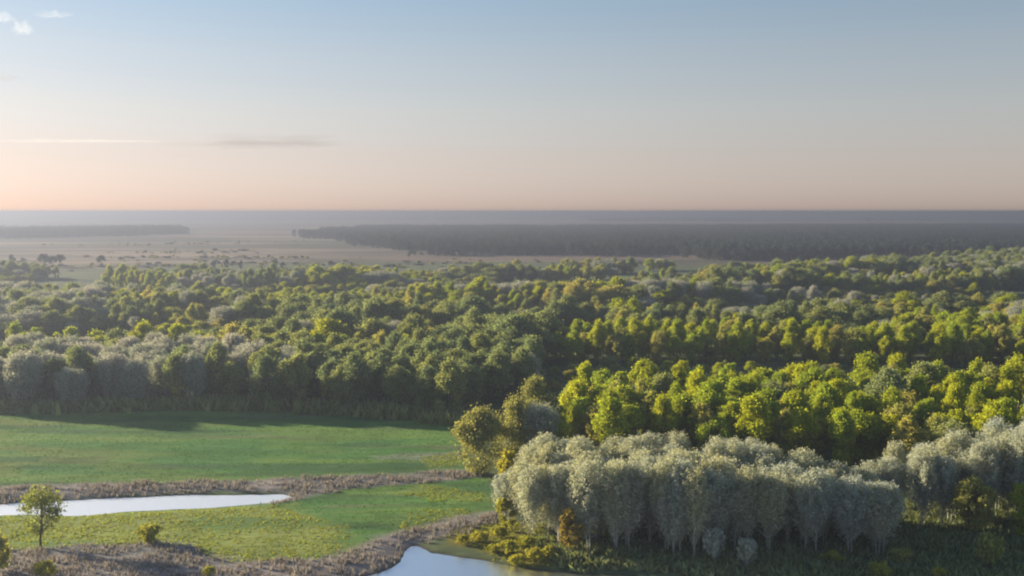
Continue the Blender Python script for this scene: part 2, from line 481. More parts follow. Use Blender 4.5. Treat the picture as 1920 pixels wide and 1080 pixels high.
def tube(pts, rad, sides=6):
    pts = np.asarray(pts, float); n = len(pts)
    V = []
    a = np.linspace(0, 2 * math.pi, sides, endpoint=False)
    for i in range(n):
        t = pts[min(i + 1, n - 1)] - pts[max(i - 1, 0)]; t = t / np.linalg.norm(t)
        ref = np.array([1.0, 0, 0]) if abs(t[0]) < 0.8 else np.array([0, 1.0, 0])
        u = np.cross(t, ref); u /= np.linalg.norm(u); v = np.cross(t, u)
        V.append(pts[i] + rad[i] * (np.cos(a)[:, None] * u + np.sin(a)[:, None] * v))
    V = np.concatenate(V)
    F = []
    for i in range(n - 1):
        for k in range(sides):
            k2 = (k + 1) % sides
            F.append((i * sides + k, i * sides + k2, (i + 1) * sides + k2, (i + 1) * sides + k))
    return V, np.array(F)

def merge(parts):
    Vs, Fs, o = [], [], 0
    for v, f in parts:
        Vs.append(v); Fs.append(f + o); o += len(v)
    return np.concatenate(Vs), np.concatenate(Fs)

def trunk_geo(h, r0, g, limbs, reach, spread_, start=0.3, wander=0.03):
    k = 6
    zz = np.linspace(-0.3, h, k)
    pts = np.stack([np.cumsum(g.normal(0, wander * h / k * 2, k)), np.cumsum(g.normal(0, wander * h / k * 2, k)), zz], 1); pts[0, :2] = 0; pts[1, :2] *= 0.3
    parts = [tube(pts, r0 * np.linspace(1.25, 0.25, k), 7)]
    for i in range(limbs):
        t = g.uniform(start, 0.92); p0 = np.array([np.interp(t * h, zz, pts[:, j]) for j in range(3)])
        a = g.uniform(0, 2 * math.pi); L = reach * g.uniform(0.6, 1.0) * (1.15 - 0.6 * t)
        dirv = np.array([math.cos(a) * spread_, math.sin(a) * spread_, 1.0]); dirv /= np.linalg.norm(dirv)
        p1 = p0 + dirv * L * 0.5 + g.normal(0, 0.08 * L, 3); p2 = p0 + dirv * L + np.array([0, 0, 0.15 * L]) + g.normal(0, 0.1 * L, 3)
        r = r0 * (0.55 - 0.35 * t)
        parts.append(tube([p0, p1, p2], [r, r * 0.65, r * 0.2], 5))
    return merge(parts)

def round_crown(h, rad, base, g, n, size, lumps=13, squash=1.0, open_=0.0):
    """Crown of leaf sprays gathered on many uneven boughs, with loose sprays between them."""
    cz = base + (h - base) * 0.52; up = h - cz; dn = cz - base
    lumps = int(lumps * 2.2)
    C, Rr = [], []
    lop = g.uniform(0, 6.28); lopk = g.uniform(0.0, 0.22)
    for i in range(lumps):
        d = g.normal(size=3); d /= np.linalg.norm(d)
        if i < lumps * 0.5: d[2] = abs(d[2])
        rr = g.uniform(0.16, 0.34) * rad
        q = g.uniform(0.45, 0.92)
        wide = 1.0 - 0.30 * max(d[2], 0) ** 2 + lopk * math.cos(math.atan2(d[1], d[0]) - lop)
        C.append((d[0] * (rad - rr * 0.6) * q * wide, d[1] * (rad - rr * 0.6) * q * wide, cz + d[2] * ((up if d[2] > 0 else dn) - rr * 0.7) * g.uniform(0.72, 1.05))); Rr.append(rr)
    C = np.array(C); Rr = np.array(Rr)
    w = Rr ** 2; w /= w.sum()
    k = g.choice(lumps, n, p=w)
    d = g.normal(size=(n, 3)); d /= np.linalg.norm(d, axis=1, keepdims=True)
    d[:, 2] = np.where(g.random(n) < 0.3, np.abs(d[:, 2]), d[:, 2])
    u = g.random(n)
    q = np.where(u < 0.55, g.uniform(0.7, 1.1, n), np.where(u < 0.85, g.uniform(0.1, 0.8, n), g.uniform(1.0, 1.6, n)))
    P = C[k] + d * (Rr[k] * q)[:, None] * np.array([1.0, 1.0, 1.1])
    low = P[:, 2] < 0.3
    P[low, 2] = g.uniform(0.3, 1.0, low.sum())
    Nn = d * 0.7 + g.normal(0, 0.6, (n, 3))
    return cards(P, Nn, size * 0.7, size, g)

def plume_tree(h, rad, foot, g, branches, n, sx, sy, tilt=(16, 40), r0=0.10, stems=2, thin=(1, 1, 1)):
    """Feathery tree: slim stems, many thin rising branches drawn to an egg-shaped outline, small leaves along each."""
    wood, P, Nn = [], [], []
    zc, hu, hd = 0.66 * h, 0.34 * h, 0.66 * h - foot + 0.6
    trunks = []
    for s_i in range(stems):
        a = g.uniform(0, 6.28); ln = 0.0 if s_i == 0 else g.uniform(0.05, 0.11)
        hh = h * (0.90 if s_i == 0 else g.uniform(0.66, 0.84))
        k = 6; zz = np.linspace(-0.3, hh, k)
        wob_ = np.cumsum(g.normal(0, 0.05, (k, 2)), 0)
        pts = np.stack([math.cos(a) * (0.22 * (s_i > 0) + ln * zz) + wob_[:, 0], math.sin(a) * (0.22 * (s_i > 0) + ln * zz) + wob_[:, 1], zz], 1)
        wood.append(tube(pts, (r0 if s_i == 0 else r0 * 0.7) * np.linspace(1.15, 0.22, k), 5)); trunks.append((zz, pts))
    wts = []
    for b in range(branches):
        zz, pts = trunks[int(g.integers(stems))]
        z0 = foot + (zz[-1] - foot) * g.random() ** 0.85
        p0 = np.array([np.interp(z0, zz, pts[:, j]) for j in range(3)])
        a = g.uniform(0, 6.28); tl = math.radians(g.uniform(*tilt)); L = g.uniform(0.8, 1.0) * rad * 2.2
        dv = np.array([math.cos(a) * math.sin(tl), math.sin(a) * math.sin(tl), math.cos(tl)])
        for _ in range(14):
            e = p0 + dv * L
            f = (e[2] - zc) / (hu if e[2] > zc else hd)
            if f < 1 and math.hypot(e[0], e[1]) < rad * (math.sqrt(max(1e-3, 1 - f * f)) if f > 0 else max(0.2, 1 - abs(f) ** 2.2)): break
            L *= 0.86
        L = max(L, 0.35)
        m_ = p0 + dv * L * 0.55 + np.array([dv[0], dv[1], 0]) * L * 0.10; e = p0 + dv * L + np.array([0, 0, 0.06 * L])
        wood.append(tube([p0, m_, e], [0.030, 0.020, 0.006], 3)); wts.append((p0, m_, e, L))
    W = np.array([w[3] for w in wts]); k = g.choice(branches, n, p=W / W.sum())
    A, M_, E = (np.array([w[j] for w in wts]) for j in range(3))
    t = np.clip(0.12 + 0.95 * g.random(n) ** 0.75, 0, 1.08)
    B = np.where((t < 0.55)[:, None], A[k] + (M_[k] - A[k]) * (t / 0.55)[:, None], M_[k] + (E[k] - M_[k]) * ((t - 0.55) / 0.45)[:, None])
    P = B + g.normal(0, 1, (n, 3)) * (0.10 + 0.20 * np.sin(np.clip(t, 0, 1) * 2.6))[:, None] * (rad / 2.4)
    keep_ = g.random(n) < np.interp(P[:, 2] / h, [0.10, 0.30, 0.55], thin)
    P = P[keep_]; n = len(P)
    P[:, 2] = np.maximum(P[:, 2], 0.25)
    Nn = (P - np.array([0, 0, zc])) * 0.12 + g.normal(0, 0.7, (n, 3))
    return merge(wood), cards(P, Nn, sx, sy, g, up_bias=0.25)

PROTO = {}   # kind -> list of (trunk_mesh, crown_mesh, joined_mesh)
def add_proto(kind, leaf, bark, tv, cv):
    i = len(PROTO.setdefault(kind, []))
    tm = mesh_from(f'{kind}_trunk_{i}', tv[0], [tv[1]], [bark], smooth_shade=True)
    cm = mesh_from(f'{kind}_crown_{i}', cv[0], [cv[1]], [leaf])
    V, F = np.concatenate([tv[0], cv[0]]), [tv[1], cv[1] + len(tv[0])]
    jm = mesh_from(f'{kind}_tree_{i}', V, F, [bark, leaf], [0, 1])
    PROTO[kind].append((tm, cm, jm))

for i in range(7):
    g = np.random.default_rng(100 + i)
    add_proto('poplar', LEAF['poplar'], M_BARK_PALE, *plume_tree(12.0 + (i % 3) * 0.4, 2.3 + 0.22 * (i % 4), 1.3, g, 130, 9800, 0.085, 0.145, (16, 46), 0.075, 2 + i % 2, (0.12, 0.40, 1.0)))
for i in range(6):
    g = np.random.default_rng(200 + i)
    add_proto('bright', LEAF['bright'], M_BARK, trunk_geo(9.0, 0.22, g, 8, 4.0, 0.7), round_crown(12.0, 3.3 + 0.35 * (i % 3), 1.2, g, 8600, 0.205, 14 + i))
for i in range(6):
    g = np.random.default_rng(300 + i)
    add_proto('olive', LEAF['olive'], M_BARK, trunk_geo(8.5, 0.22, g, 8, 4.0, 0.8), round_crown(11.0, 3.4 + 0.4 * (i % 3), 0.8, g, 8600, 0.205, 14 + i))
for i in range(5):
    g = np.random.default_rng(400 + i)
    add_proto('dark', LEAF['dark'], M_BARK, trunk_geo(10.0, 0.25, g, 8, 4.5, 0.7), round_crown(13.0, 4.4 + 0.4 * (i % 3), 0.6, g, 9800, 0.23, 18 + i))
for i in range(4):
    g = np.random.default_rng(500 + i)
    add_proto('bare', LEAF['bare'], M_BARK, *plume_tree(12.0, 3.9 + 0.3 * (i % 2), 0.2, g, 190, 9000, 0.12, 0.20, (18, 62), 0.14, 3))
for i in range(3):
    g = np.random.default_rng(600 + i)
    add_proto('yellow', LEAF['yellow'], M_BARK, trunk_geo(7.0, 0.14, g, 8, 3.0, 0.5, 0.15), round_crown(9.5, 2.2, 0.3, g, 3000, 0.22, 14))
for i in range(4):
    g = np.random.default_rng(700 + i)
    add_proto('shrub', LEAF['yellow'], M_BARK, trunk_geo(1.4, 0.05, g, 6, 1.1, 1.0, 0.1), round_crown(2.4, 1.6, 0.0, g, 1300, 0.15, 11))
for i in range(3):
    g = np.random.default_rng(750 + i)
    add_proto('green_shrub', LEAF['olive'], M_BARK, trunk_geo(1.6, 0.05, g, 6, 1.2, 1.0, 0.1), round_crown(2.6, 1.7, 0.0, g, 1300, 0.15, 11))
for i in range(2):
    g = np.random.default_rng(780 + i)
    add_proto('pale_shrub', LEAF['poplar'], M_BARK_PALE, *plume_tree(4.0, 1.4, 0.3, g, 50, 1800, 0.10, 0.16, (15, 45), 0.05, 3))
for i in range(3):
    g = np.random.default_rng(770 + i)
    add_proto('willow', LEAF['willow'], M_BARK, trunk_geo(7.5, 0.24, g, 9, 4.0, 0.8, 0.15), round_crown(12.0, 4.9, -1.2, g, 10500, 0.20, 24))
for i in range(4):
    g = np.random.default_rng(730 + i)
    add_proto('forest', LEAF['forest'], M_BARK, trunk_geo(10.0, 0.25, g, 5, 4.5, 0.7), round_crown(13.0, 4.0 + 0.4 * (i % 3), 0.6, g, 1600, 0.5, 12 + i))
g = np.random.default_rng(790)
add_proto('rust', LEAF['rust'], M_BARK, trunk_geo(4.5, 0.08, g, 8, 2.2, 0.6, 0.1), round_crown(6.5, 2.1, 0.3, g, 2200, 0.22, 13))
g = np.random.default_rng(795)
add_proto('lone', LEAF['lone'], M_BARK, trunk_geo(7.6, 0.17, g, 26, 3.6, 0.85, 0.2, 0.03), round_crown(9.2, 3.5, 1.0, g, 2600, 0.17, 17))

# ------------------------------------------------------------------ planting
TREES = []      # every single tree: dict(px, py, x, y, obj, set)
def plant(name, kind, x, y, s=1.0, parts=True, variant=None, sxy=None, g=rng):
    v = PROTO[kind][int(g.integers(len(PROTO[kind]))) if variant is None else variant % len(PROTO[kind])]
    z = float(ground_height(x, y)[0]) - 0.05
    rz = float(g.uniform(0, 2 * math.pi)); sxy = s if sxy is None else sxy
    if parts:
        o = link(name, None, None, (x, y, z), rz, (sxy, sxy, s))
        link('trunk', v[0], o); link('crown', v[1], o)
    else:
        o = link(name, v[2], None, (x, y, z), rz, (sxy, sxy, s))
    p = project(x, y, z)
    rec = dict(x=x, y=y, px=float(p[0]), py=float(p[1]), o=o, kind=kind, s=s)
    TREES.append(rec)
    return rec

def scatter(poly_px, spacing, g, jitter=0.38, extra=None):
    """Jittered positions on the ground inside an outline given on the picture."""
    P = ground_poly(poly_px)
    x0, x1 = min(p[0] for p in P), max(p[0] for p in P); y0, y1 = min(p[1] for p in P), max(p[1] for p in P)
    X, Y = np.meshgrid(np.arange(x0, x1 + spacing, spacing), np.arange(y0, y1 + spacing, spacing))
    X[1::2] += spacing * 0.5
    X = X.ravel() + g.uniform(-jitter, jitter, X.size) * spacing; Y = Y.ravel() + g.uniform(-jitter, jitter, Y.size) * spacing
    ok = in_poly(X, Y, P)
    X, Y = X[ok], Y[ok]
    return X, Y

ORD = ['first', 'second', 'third', 'fourth', 'fifth', 'sixth', 'seventh', 'eighth', 'ninth', 'tenth', 'eleventh', 'twelfth', 'thirteenth', 'fourteenth', 'fifteenth',
       'sixteenth', 'seventeenth', 'eighteenth', 'nineteenth', 'twentieth']
def ordinal(i):
    if i < 20: return ORD[i]
    n = i + 1
    suf = 'th' if 10 < n % 100 < 14 else {1: 'st', 2: 'nd', 3: 'rd'}.get(n % 10, 'th')
    return f'{n}{suf}'

def label_grove(recs, fmt, cat, group, depth):
    """Trees are counted by row from the near edge and from the left within the row."""
    rows = {}
    near = {}
    for r in recs:
        k = int(r['px'] // 120); near[k] = min(near.get(k, 1e9), r['y'])
    for r in recs:
        rows.setdefault(int((r['y'] - near[int(r['px'] // 120)]) // depth), []).append(r)
    for k, row in rows.items():
        for i, r in enumerate(sorted(row, key=lambda r: r['px'])):
            tag(r['o'], fmt.format(row='front row' if k == 0 else ORD[min(k, 19)] + ' row', n=ordinal(i)), cat, group)

# -- pale poplar grove on the river bank
g = np.random.default_rng(41)
POP_A = [(950, 990), (975, 1022), (1030, 1040), (1150, 1050), (1300, 1055), (1480, 1050), (1655, 1045), (1672, 1022), (1600, 1000), (1540, 985), (1440, 965), (1280, 955), (1100, 950), (1000, 950)]
POP_B = [(1600, 1000), (1690, 1000), (1760, 1012), (1800, 1000), (1960, 1015), (2120, 1000), (2120, 940), (1900, 945), (1800, 955), (1700, 968), (1600, 980)]
recs = []
X, Y = scatter(POP_A, 3.2, g)
for x, y in zip(X, Y):
    tall = np.interp(project(x, y)[0], [950, 1010, 1150, 1300, 1450, 1540, 1640, 1680], [0.82, 0.95, 1.0, 0.98, 0.94, 0.85, 0.79, 0.76])
    recs.append(plant('poplar_tree', 'poplar', x, y, float(g.uniform(0.76, 1.08) * tall), sxy=float(g.uniform(0.8, 1.15)), g=g))
label_grove(recs, 'pale grey-green poplar of the riverside grove, {row}, {n} from the left', 'tree', 'pale poplars in the riverside grove', 4.0)
recs = []
X, Y = scatter(POP_B, 3.6, g)
for x, y in zip(X, Y):
    tall = np.interp(project(x, y)[0], [1600, 1700, 1800, 1920], [0.92, 0.95, 1.05, 1.15])
    recs.append(plant('poplar_tree', 'poplar', x, y, float(g.uniform(0.78, 1.08) * tall), sxy=float(g.uniform(0.8, 1.15)), g=g))
label_grove(recs, 'cream-topped poplar of the clump right of the grove, {row}, {n} from the left', 'tree', 'pale poplars of the right-hand clump', 4.5)

# -- trees and shrubs that stand out one by one: (name, kind, px, py base, height scale, width scale, label, category)
SINGLES = [
    ('lone_tree', 'lone', 76, 1030, 1.0, 1.0, 'sparse dark-stemmed tree standing alone in front of the white pond', 'tree'),
    ('shrub', 'shrub', 278, 1024, 1.15, 1.25, 'round golden-topped shrub on the grass bank right of the lone tree', 'shrub'),
    ('shrub', 'shrub', 85, 1088, 0.95, 1.1, 'low yellow-green shrub in the brown sedge below the lone tree', 'shrub'),
    ('shrub', 'green_shrub', -6, 1078, 2.0, 1.2, 'dark green shrub cut by the left edge of the picture', 'shrub'),
    ('shrub', 'shrub', 392, 1084, 0.6, 0.6, 'small olive shrub in the sedge at the bottom edge', 'shrub'),
    ('slender_yellow_tree', 'yellow', 958, 968, 1.06, 1.2, 'slender bright yellow tree at the left end of the poplar grove', 'tree'),
    ('slender_yellow_tree', 'yellow', 948, 1000, 0.62, 0.8, 'short golden tree hugging the left flank of the poplar grove', 'tree'),
    ('rust_tree', 'rust', 1068, 1044, 1.0, 0.95, 'small rusty olive tree in front of the grey poplars', 'tree'),
    ('willow_tree', 'willow', 897, 890, 1.08, 1.0, 'broad olive willow with a golden left edge at the meadow corner', 'tree'),
    ('willow_tree', 'willow', 962, 878, 1.12, 0.95, 'rounded olive willow beside the golden-edged one at the meadow corner', 'tree'),
    ('willow_tree', 'willow', 1005, 850, 1.22, 0.9, 'tall khaki-topped willow rising behind the meadow corner willows', 'tree'),
    ('bare_tree', 'bare', 1012, 880, 0.98, 0.9, 'grey-violet leafless tree between the olive willows and yellow grove', 'tree'),
    ('bare_tree', 'bare', 985, 752, 0.95, 1.05, 'big grey-violet leafless tree at the end of the dark grove', 'tree'),
    ('yellow_tree', 'yellow', 628, 772, 0.9, 1.6, 'small yellow-topped tree in front of the dark grove', 'tree'),
    ('green_tree', 'olive', 1820, 1010, 0.82, 0.85, 'fresh green tree squeezed between the pale poplars of the right-hand clump', 'tree'),
    ('green_tree', 'bright', 1915, 1018, 0.7, 0.75, 'yellow-green tree at the right edge among pale poplars', 'tree'),
    ('shrub', 'pale_shrub', 1338, 1062, 1.15, 1.1, 'pale blue-green bush on the bank in front of the grove middle', 'shrub'),
    ('shrub', 'pale_shrub', 1400, 1070, 0.95, 1.0, 'lower greyish bush right of the pale blue-green bush', 'shrub'),
    ('shrub', 'green_shrub', 1855, 1066, 1.75, 1.25, 'rounded dark green bush at the lower right of the bank', 'shrub'),
    ('shrub', 'shrub', 1560, 1062, 0.8, 1.0, 'yellow-green bush at the foot of the right end of the grove', 'shrub'),
    ('shrub', 'shrub', 1650, 1092, 0.95, 1.1, 'yellow-green bush top at the bottom edge below the grove', 'shrub'),
    ('shrub', 'shrub', 1760, 1094, 0.75, 0.8, 'small yellow bush top at the bottom edge further right', 'shrub'),
    ('shrub', 'green_shrub', 1690, 1062, 0.9, 1.1, 'dark low bush in the shade between the two poplar clumps', 'shrub'),
]
TIP = [(868, 1022, .5, .8), (900, 1020, .62, 1.0), (935, 1012, .7, 1.0), (952, 1040, .75, 1.0), (985, 1036, .85, 1.05), (1003, 1055, .85, .95), (970, 1056, .6, .9), (925, 1038, .5, .8), (1028, 1050, .7, .8)]
for i, (px, py, s, w) in enumerate(sorted(TIP)):
    SINGLES.append(('shrub', 'shrub', px, py, s, w, f'low golden shrub on the river point, {ORD[i]} from the left', 'shrub'))
cnt = 0
for name, kind, px, py, s, w, label, cat in SINGLES:
    x, y = at(px, py)
    r = plant(name, kind, float(x), float(y), s, sxy=w, variant=cnt, g=g); cnt += 1
    tag(r['o'], label, cat)
    if i and 'river point' in label: r['o']['group'] = 'golden shrubs on the river point'

# -- bright yellow-green grove behind the poplars
g = np.random.default_rng(43)
BRIGHT_A = [(1045, 880), (1150, 886), (1330, 888), (1480, 892), (1560, 905), (1700, 908), (1850, 905), (2150, 900), (2150, 770), (1700, 770), (1400, 776), (1150, 784), (1050, 800)]
X, Y = scatter(BRIGHT_A, 5.8, g)
recs = []
for x, y in zip(X, Y):
    if vnoise(np.array([x / 26.0]), np.array([y / 16.0]), 71)[0] < 0.22: continue
    u = g.random(); kind = 'bright' if u < 0.82 else ('olive' if u < 0.97 else 'dark')
    recs.append(plant({'bright': 'yellow_green_tree', 'olive': 'broadleaf_tree', 'dark': 'dark_tree'}[kind], kind, x, y, float(g.uniform(0.78, 1.16)), sxy=float(g.uniform(0.7, 1.2)), g=g))
label_grove(recs, 'yellow-green tree of the bright grove behind the poplars, {row}, {n} from the left', 'tree', 'trees of the bright grove behind the poplars', 7.0)
# lower trees fill the hollow behind it
X, Y = scatter([(1040, 800), (1050, 776), (1400, 772), (2120, 768), (2120, 702), (1700, 696), (1300, 694), (1030, 700), (1000, 740)], 8.0, g)
hollow = [(x, y, float(g.uniform(0.22, 0.42)), float(g.uniform(0.5, 0.75))) for x, y in zip(X, Y)]
BRIGHT_B = [(1030, 694), (1300, 690), (1500, 690), (1700, 692), (2120, 700), (2120, 672), (1500, 664), (1200, 664), (1040, 668)]
X, Y = scatter(BRIGHT_B, 6.4, g)
recs = []
for x, y in zip(X, Y):
    u = g.random(); kind = 'bright' if u < 0.6 else 'olive'
    recs.append(plant({'bright': 'yellow_green_tree', 'olive': 'broadleaf_tree', 'dark': 'dark_tree'}[kind], kind, x, y, float(g.uniform(0.75, 1.12)), sxy=float(g.uniform(0.75, 1.0)), g=g))
label_grove(recs, 'yellow-crowned tree in the belt beyond the bright grove, {row}, {n} from the left', 'tree', 'trees of the belt beyond the bright grove', 7.5)

# -- dark grove along the far side of the meadow
DARK_A = [(-140, 772), (200, 771), (380, 765), (560, 774), (760, 784), (852, 796), (880, 770), (1010, 752), (1010, 716), (700, 712), (300, 708), (-140, 712)]
X, Y = scatter(DARK_A, 7.2, g)
recs = []
for x, y in zip(X, Y):
    px, py = project(x, y)
    n = vnoise(np.array([x / 22.0]), np.array([y / 30.0]), 81)[0]
    kind = 'bare' if n > 0.60 else ('olive' if n < 0.25 else 'dark')
    if px > 600 and kind == 'bare': kind = 'dark'
    if px < 560 and kind == 'dark' and g.random() < 0.4: kind = 'bare'
    recs.append(plant({'bare': 'bare_tree', 'olive': 'broadleaf_tree', 'dark': 'dark_tree'}[kind], kind, x, y, float(g.uniform(0.8, 1.12)), sxy=float(g.uniform(0.8, 1.05)), g=g))
label_grove(recs, 'dark grey-green tree of the woods along the meadow, {row}, {n} from the left', 'tree', 'trees of the dark woods along the meadow', 8.0)

# -- mixed woods beyond: nearer trees one by one, the rest as a mass
MID = [(-160, 706), (300, 702), (700, 706), (1000, 700), (1030, 662), (1500, 658), (2080, 664), (2080, 488), (1500, 496), (1300, 501), (1260, 507), (700, 509), (420, 513), (-160, 514)]
X, Y = scatter(MID, 7.4, g)
PX, PY = project(X, Y)
clear = fbm(X / 120, Y / 75, 91, 3)
shade_n = fbm(X / 75, Y / 55, 92, 3)
keep = clear > 0.33 + 0.30 * (Y > 560) * (1 - smooth(0, 190, -poly_dist(X, Y, ground_poly(MID))))
grain = fbm(X / 70, Y / 60, 99, 2)
ridge = fbm(X / 210, Y / 52, 95, 3)
GREY_SPOTS = [(80, 605, 130, 26), (400, 540, 60, 16), (800, 560, 110, 18), (1480, 590, 120, 22), (1880, 530, 60, 16), (1230, 570, 60, 16)]
mid_single, mass = [], {'olive': [], 'bright': [], 'dark': [], 'bare': []}
for x, y, px, py, k, sn, rg, gr in zip(X, Y, PX, PY, keep, shade_n, ridge, grain):
    spot = any(abs(px - a) / c < 1 and abs(py - b) / d < 1 for a, b, c, d in GREY_SPOTS)
    if not k and not spot: continue
    u = g.random()
    if spot: kind = 'bare' if u < 0.55 else 'dark'
    elif px > 1150 and py < 610 and g.random() < 0.55: kind = 'dark' if u < 0.6 else ('bare' if u < 0.75 else 'olive')
    elif sn > 0.58: kind = 'dark' if u < 0.82 else 'olive'
    elif sn < 0.47: kind = 'bright' if u < 0.75 else 'olive'
    elif sn > 0.545 and u < 0.7: kind = 'bare'
    else: kind = 'olive' if u < 0.86 else ('dark' if u < 0.93 else 'bright')
    s = float(g.uniform(0.55, 0.88) * np.interp(rg, [0.36, 0.48, 0.60], [0.30, 0.8, 1.35])); w = float(g.uniform(0.65, 1.4) * np.interp(rg, [0.34, 0.5], [0.7, 1.0]))
    s *= float(np.interp(gr, [0.35, 0.65], [0.85, 1.15])); w *= float(np.interp(gr, [0.35, 0.65], [0.72, 1.4]))
    if math.hypot(x, y) < 450 and -30 < px < 1950:
        mid_single.append(plant({'bare': 'bare_tree', 'olive': 'broadleaf_tree', 'dark': 'dark_tree', 'bright': 'yellow_green_tree'}[kind], kind, x, y, s, parts=False, sxy=w, g=g))
    else:
        mass[kind].append((x, y, s, w))
by = {}
for r in mid_single:
    by.setdefault((r['kind'], r['px'] < 1030), []).append(r)
for (kind, left), rs in by.items():
    kl = {'bare': 'greyish leafless', 'olive': 'olive-green', 'dark': 'dark green', 'bright': 'yellow-green'}[kind]
    side = 'woods beyond the dark grove' if left else 'woods beyond the yellow belt'
    label_grove(rs, kl + ' tree, ' + side + ', {row} of its colour, {n} from left', 'tree', f'{kl} trees in the {side}', 14.0)
# a few trees dotted over the dry pasture
DOTS = [(22, 500, .75), (82, 502, .9), (98, 503, .8), (112, 501, .85), (190, 500, .75), (448, 458, .4), (400, 506, .5), (425, 504, .6), (452, 505, .5), (516, 504, .6), (530, 506, .5), (620, 504, .5)]
for i, (px, py, s) in enumerate(sorted(DOTS)):
    x, y = at(px, py)
    r = plant('dark_tree', 'forest', float(x), float(y), s, parts=False, sxy=s * 1.3, g=g)
    tag(r['o'], f'dark solitary tree on the dry pasture, {ORD[i]} from the left', 'tree', 'solitary trees on the dry pasture')

def woodland(name, points, kinds, label):
    """A mass of trees no one could count, instanced on points."""
    pts = np.array(points)
    me = bpy.data.meshes.new(name)
    zz = np.where(np.hypot(pts[:, 0], pts[:, 1]) < 2500, 0.0, terrain_z(pts[:, 0], pts[:, 1], np.full(len(pts), 100.0))) - 0.2
    me.vertices.add(len(pts))
    me.vertices.foreach_set('co', np.stack([pts[:, 0], pts[:, 1], zz], 1).astype(np.float32).ravel())
    a = me.attributes.new('tree_scale', 'FLOAT_VECTOR', 'POINT')
    a.data.foreach_set('vector', np.stack([pts[:, 3], pts[:, 3], pts[:, 2]], 1).astype(np.float32).ravel())
    me.update()
    o = link(name, me)
    ng = bpy.data.node_groups.new(name, 'GeometryNodeTree')
    ng.interface.new_socket('Geometry', in_out='INPUT', socket_type='NodeSocketGeometry')
    ng.interface.new_socket('Geometry', in_out='OUTPUT', socket_type='NodeSocketGeometry')
    N, L = ng.nodes, ng.links
    gi = N.new('NodeGroupInput'); go = N.new('NodeGroupOutput')
    iop = N.new('GeometryNodeInstanceOnPoints')
    jn = N.new('GeometryNodeJoinGeometry')
    for src in kinds:
        oi = N.new('GeometryNodeObjectInfo'); oi.transform_space = 'ORIGINAL'
        oi.inputs['Object'].default_value = src; oi.inputs['As Instance'].default_value = True
        L.new(oi.outputs['Geometry'], jn.inputs[0])
    na = N.new('GeometryNodeInputNamedAttribute'); na.data_type = 'FLOAT_VECTOR'; na.inputs['Name'].default_value = 'tree_scale'
    rv = N.new('FunctionNodeRandomValue'); rv.data_type = 'FLOAT_VECTOR'
    rv.inputs[0].default_value = (0, 0, 0); rv.inputs[1].default_value = (0, 0, 6.283)
    L.new(gi.outputs[0], iop.inputs['Points'])
    L.new(jn.outputs[0], iop.inputs['Instance'])
    iop.inputs['Pick Instance'].default_value = True
    L.new(rv.outputs[0], iop.inputs['Rotation'])
    L.new(na.outputs[0], iop.inputs['Scale'])
    L.new(iop.outputs[0], go.inputs[0])
    md = o.modifiers.new('trees', 'NODES'); md.node_group = ng
    return tag(o, label, 'woodland', kind='stuff')

SRC = {}
for r in TREES:
    if r['o'].type == 'MESH' and r['o'].data not in [q.data for q in SRC.get(r['kind'], [])]:
        SRC.setdefault(r['kind'], []).append(r['o'])
for kind, nm, lb in (('olive', 'olive_woodland', 'olive woodland spreading over the middle distance'), ('bright', 'yellow_green_woodland', 'yellow-green woodland dotted through the middle distance'),
                     ('dark', 'dark_green_woodland', 'dark green woodland clumps in the middle distance'), ('bare', 'grey_leafless_woodland', 'grey-violet leafless thickets in the middle distance')):
    woodland(nm, mass[kind], SRC[kind], lb)

woodland('hollow_scrub', hollow, SRC['olive'][:3] + SRC['bright'][:3] + SRC['dark'][:2], 'low scrub in the hollow between the bright grove and the yellow belt')
FAR_R = [(545, 446), (600, 438), (700, 432), (2150, 428), (2150, 478), (1600, 488), (1400, 494), (1260, 482), (1000, 483), (760, 483), (690, 470), (620, 452)]
FAR_L = [(-200, 436), (120, 434), (350, 432), (355, 440), (200, 445), (60, 447), (-200, 450)]
far = []
for poly, sp in ((FAR_R, 11.0), (FAR_L, 13.0)):
    X, Y = scatter(poly, sp, g)
    k = fbm(X / 70, Y / 90, 97, 3) + 0.05 * g.random(len(X)) > np.clip(0.62 - np.abs(poly_dist(X, Y, ground_poly(poly))) / 220, 0.30, 1)
    for x, y in zip(X[k], Y[k]):
        far.append((x, y, float(g.uniform(0.85, 1.2)), float(g.uniform(1.0, 1.5))))
woodland('far_forest', far, SRC['forest'], 'dark distant forest belt below the horizon')
PASTURE = [(-150, 516), (-150, 456), (300, 448), (560, 450), (700, 486), (1280, 490), (1280, 508), (700, 512), (400, 518)]
PW = ground_poly(PASTURE); dotsx = []
for _ in range(34):
    cpx, cpy = g.uniform(-100, 1250), g.uniform(452, 514)
    cx_, cy_ = (float(v) for v in at(cpx, cpy))
    for _k in range(int(g.integers(3, 26))):
        x, y = cx_ + g.normal(0, 40), cy_ + g.normal(0, 12)
        if in_poly(np.array([x]), np.array([y]), PW)[0]:
            dotsx.append((x, y, float(g.uniform(0.08, 0.26)), float(g.uniform(0.4, 1.0))))
woodland('pasture_scrub', dotsx, SRC['forest'][:2] + SRC['olive'][:3], 'low olive and dark scrub scattered over the dry pasture')
belts = []
for k in range(26):
    d = g.uniform(4600, 11000); a0 = g.uniform(-0.5, 0.5); w = g.uniform(0.03, 0.16); n = int(d * w / 9)
    for _ in range(n):
        a = a0 + g.uniform(-w, w) / 2; dd = d + g.normal(0, 60)
        belts.append((a * dd, dd, float(g.uniform(0.8, 1.2)), float(g.uniform(1.6, 2.6))))
woodland('horizon_tree_belts', belts, SRC['forest'], 'thin hazy tree belts on the plain at the horizon')

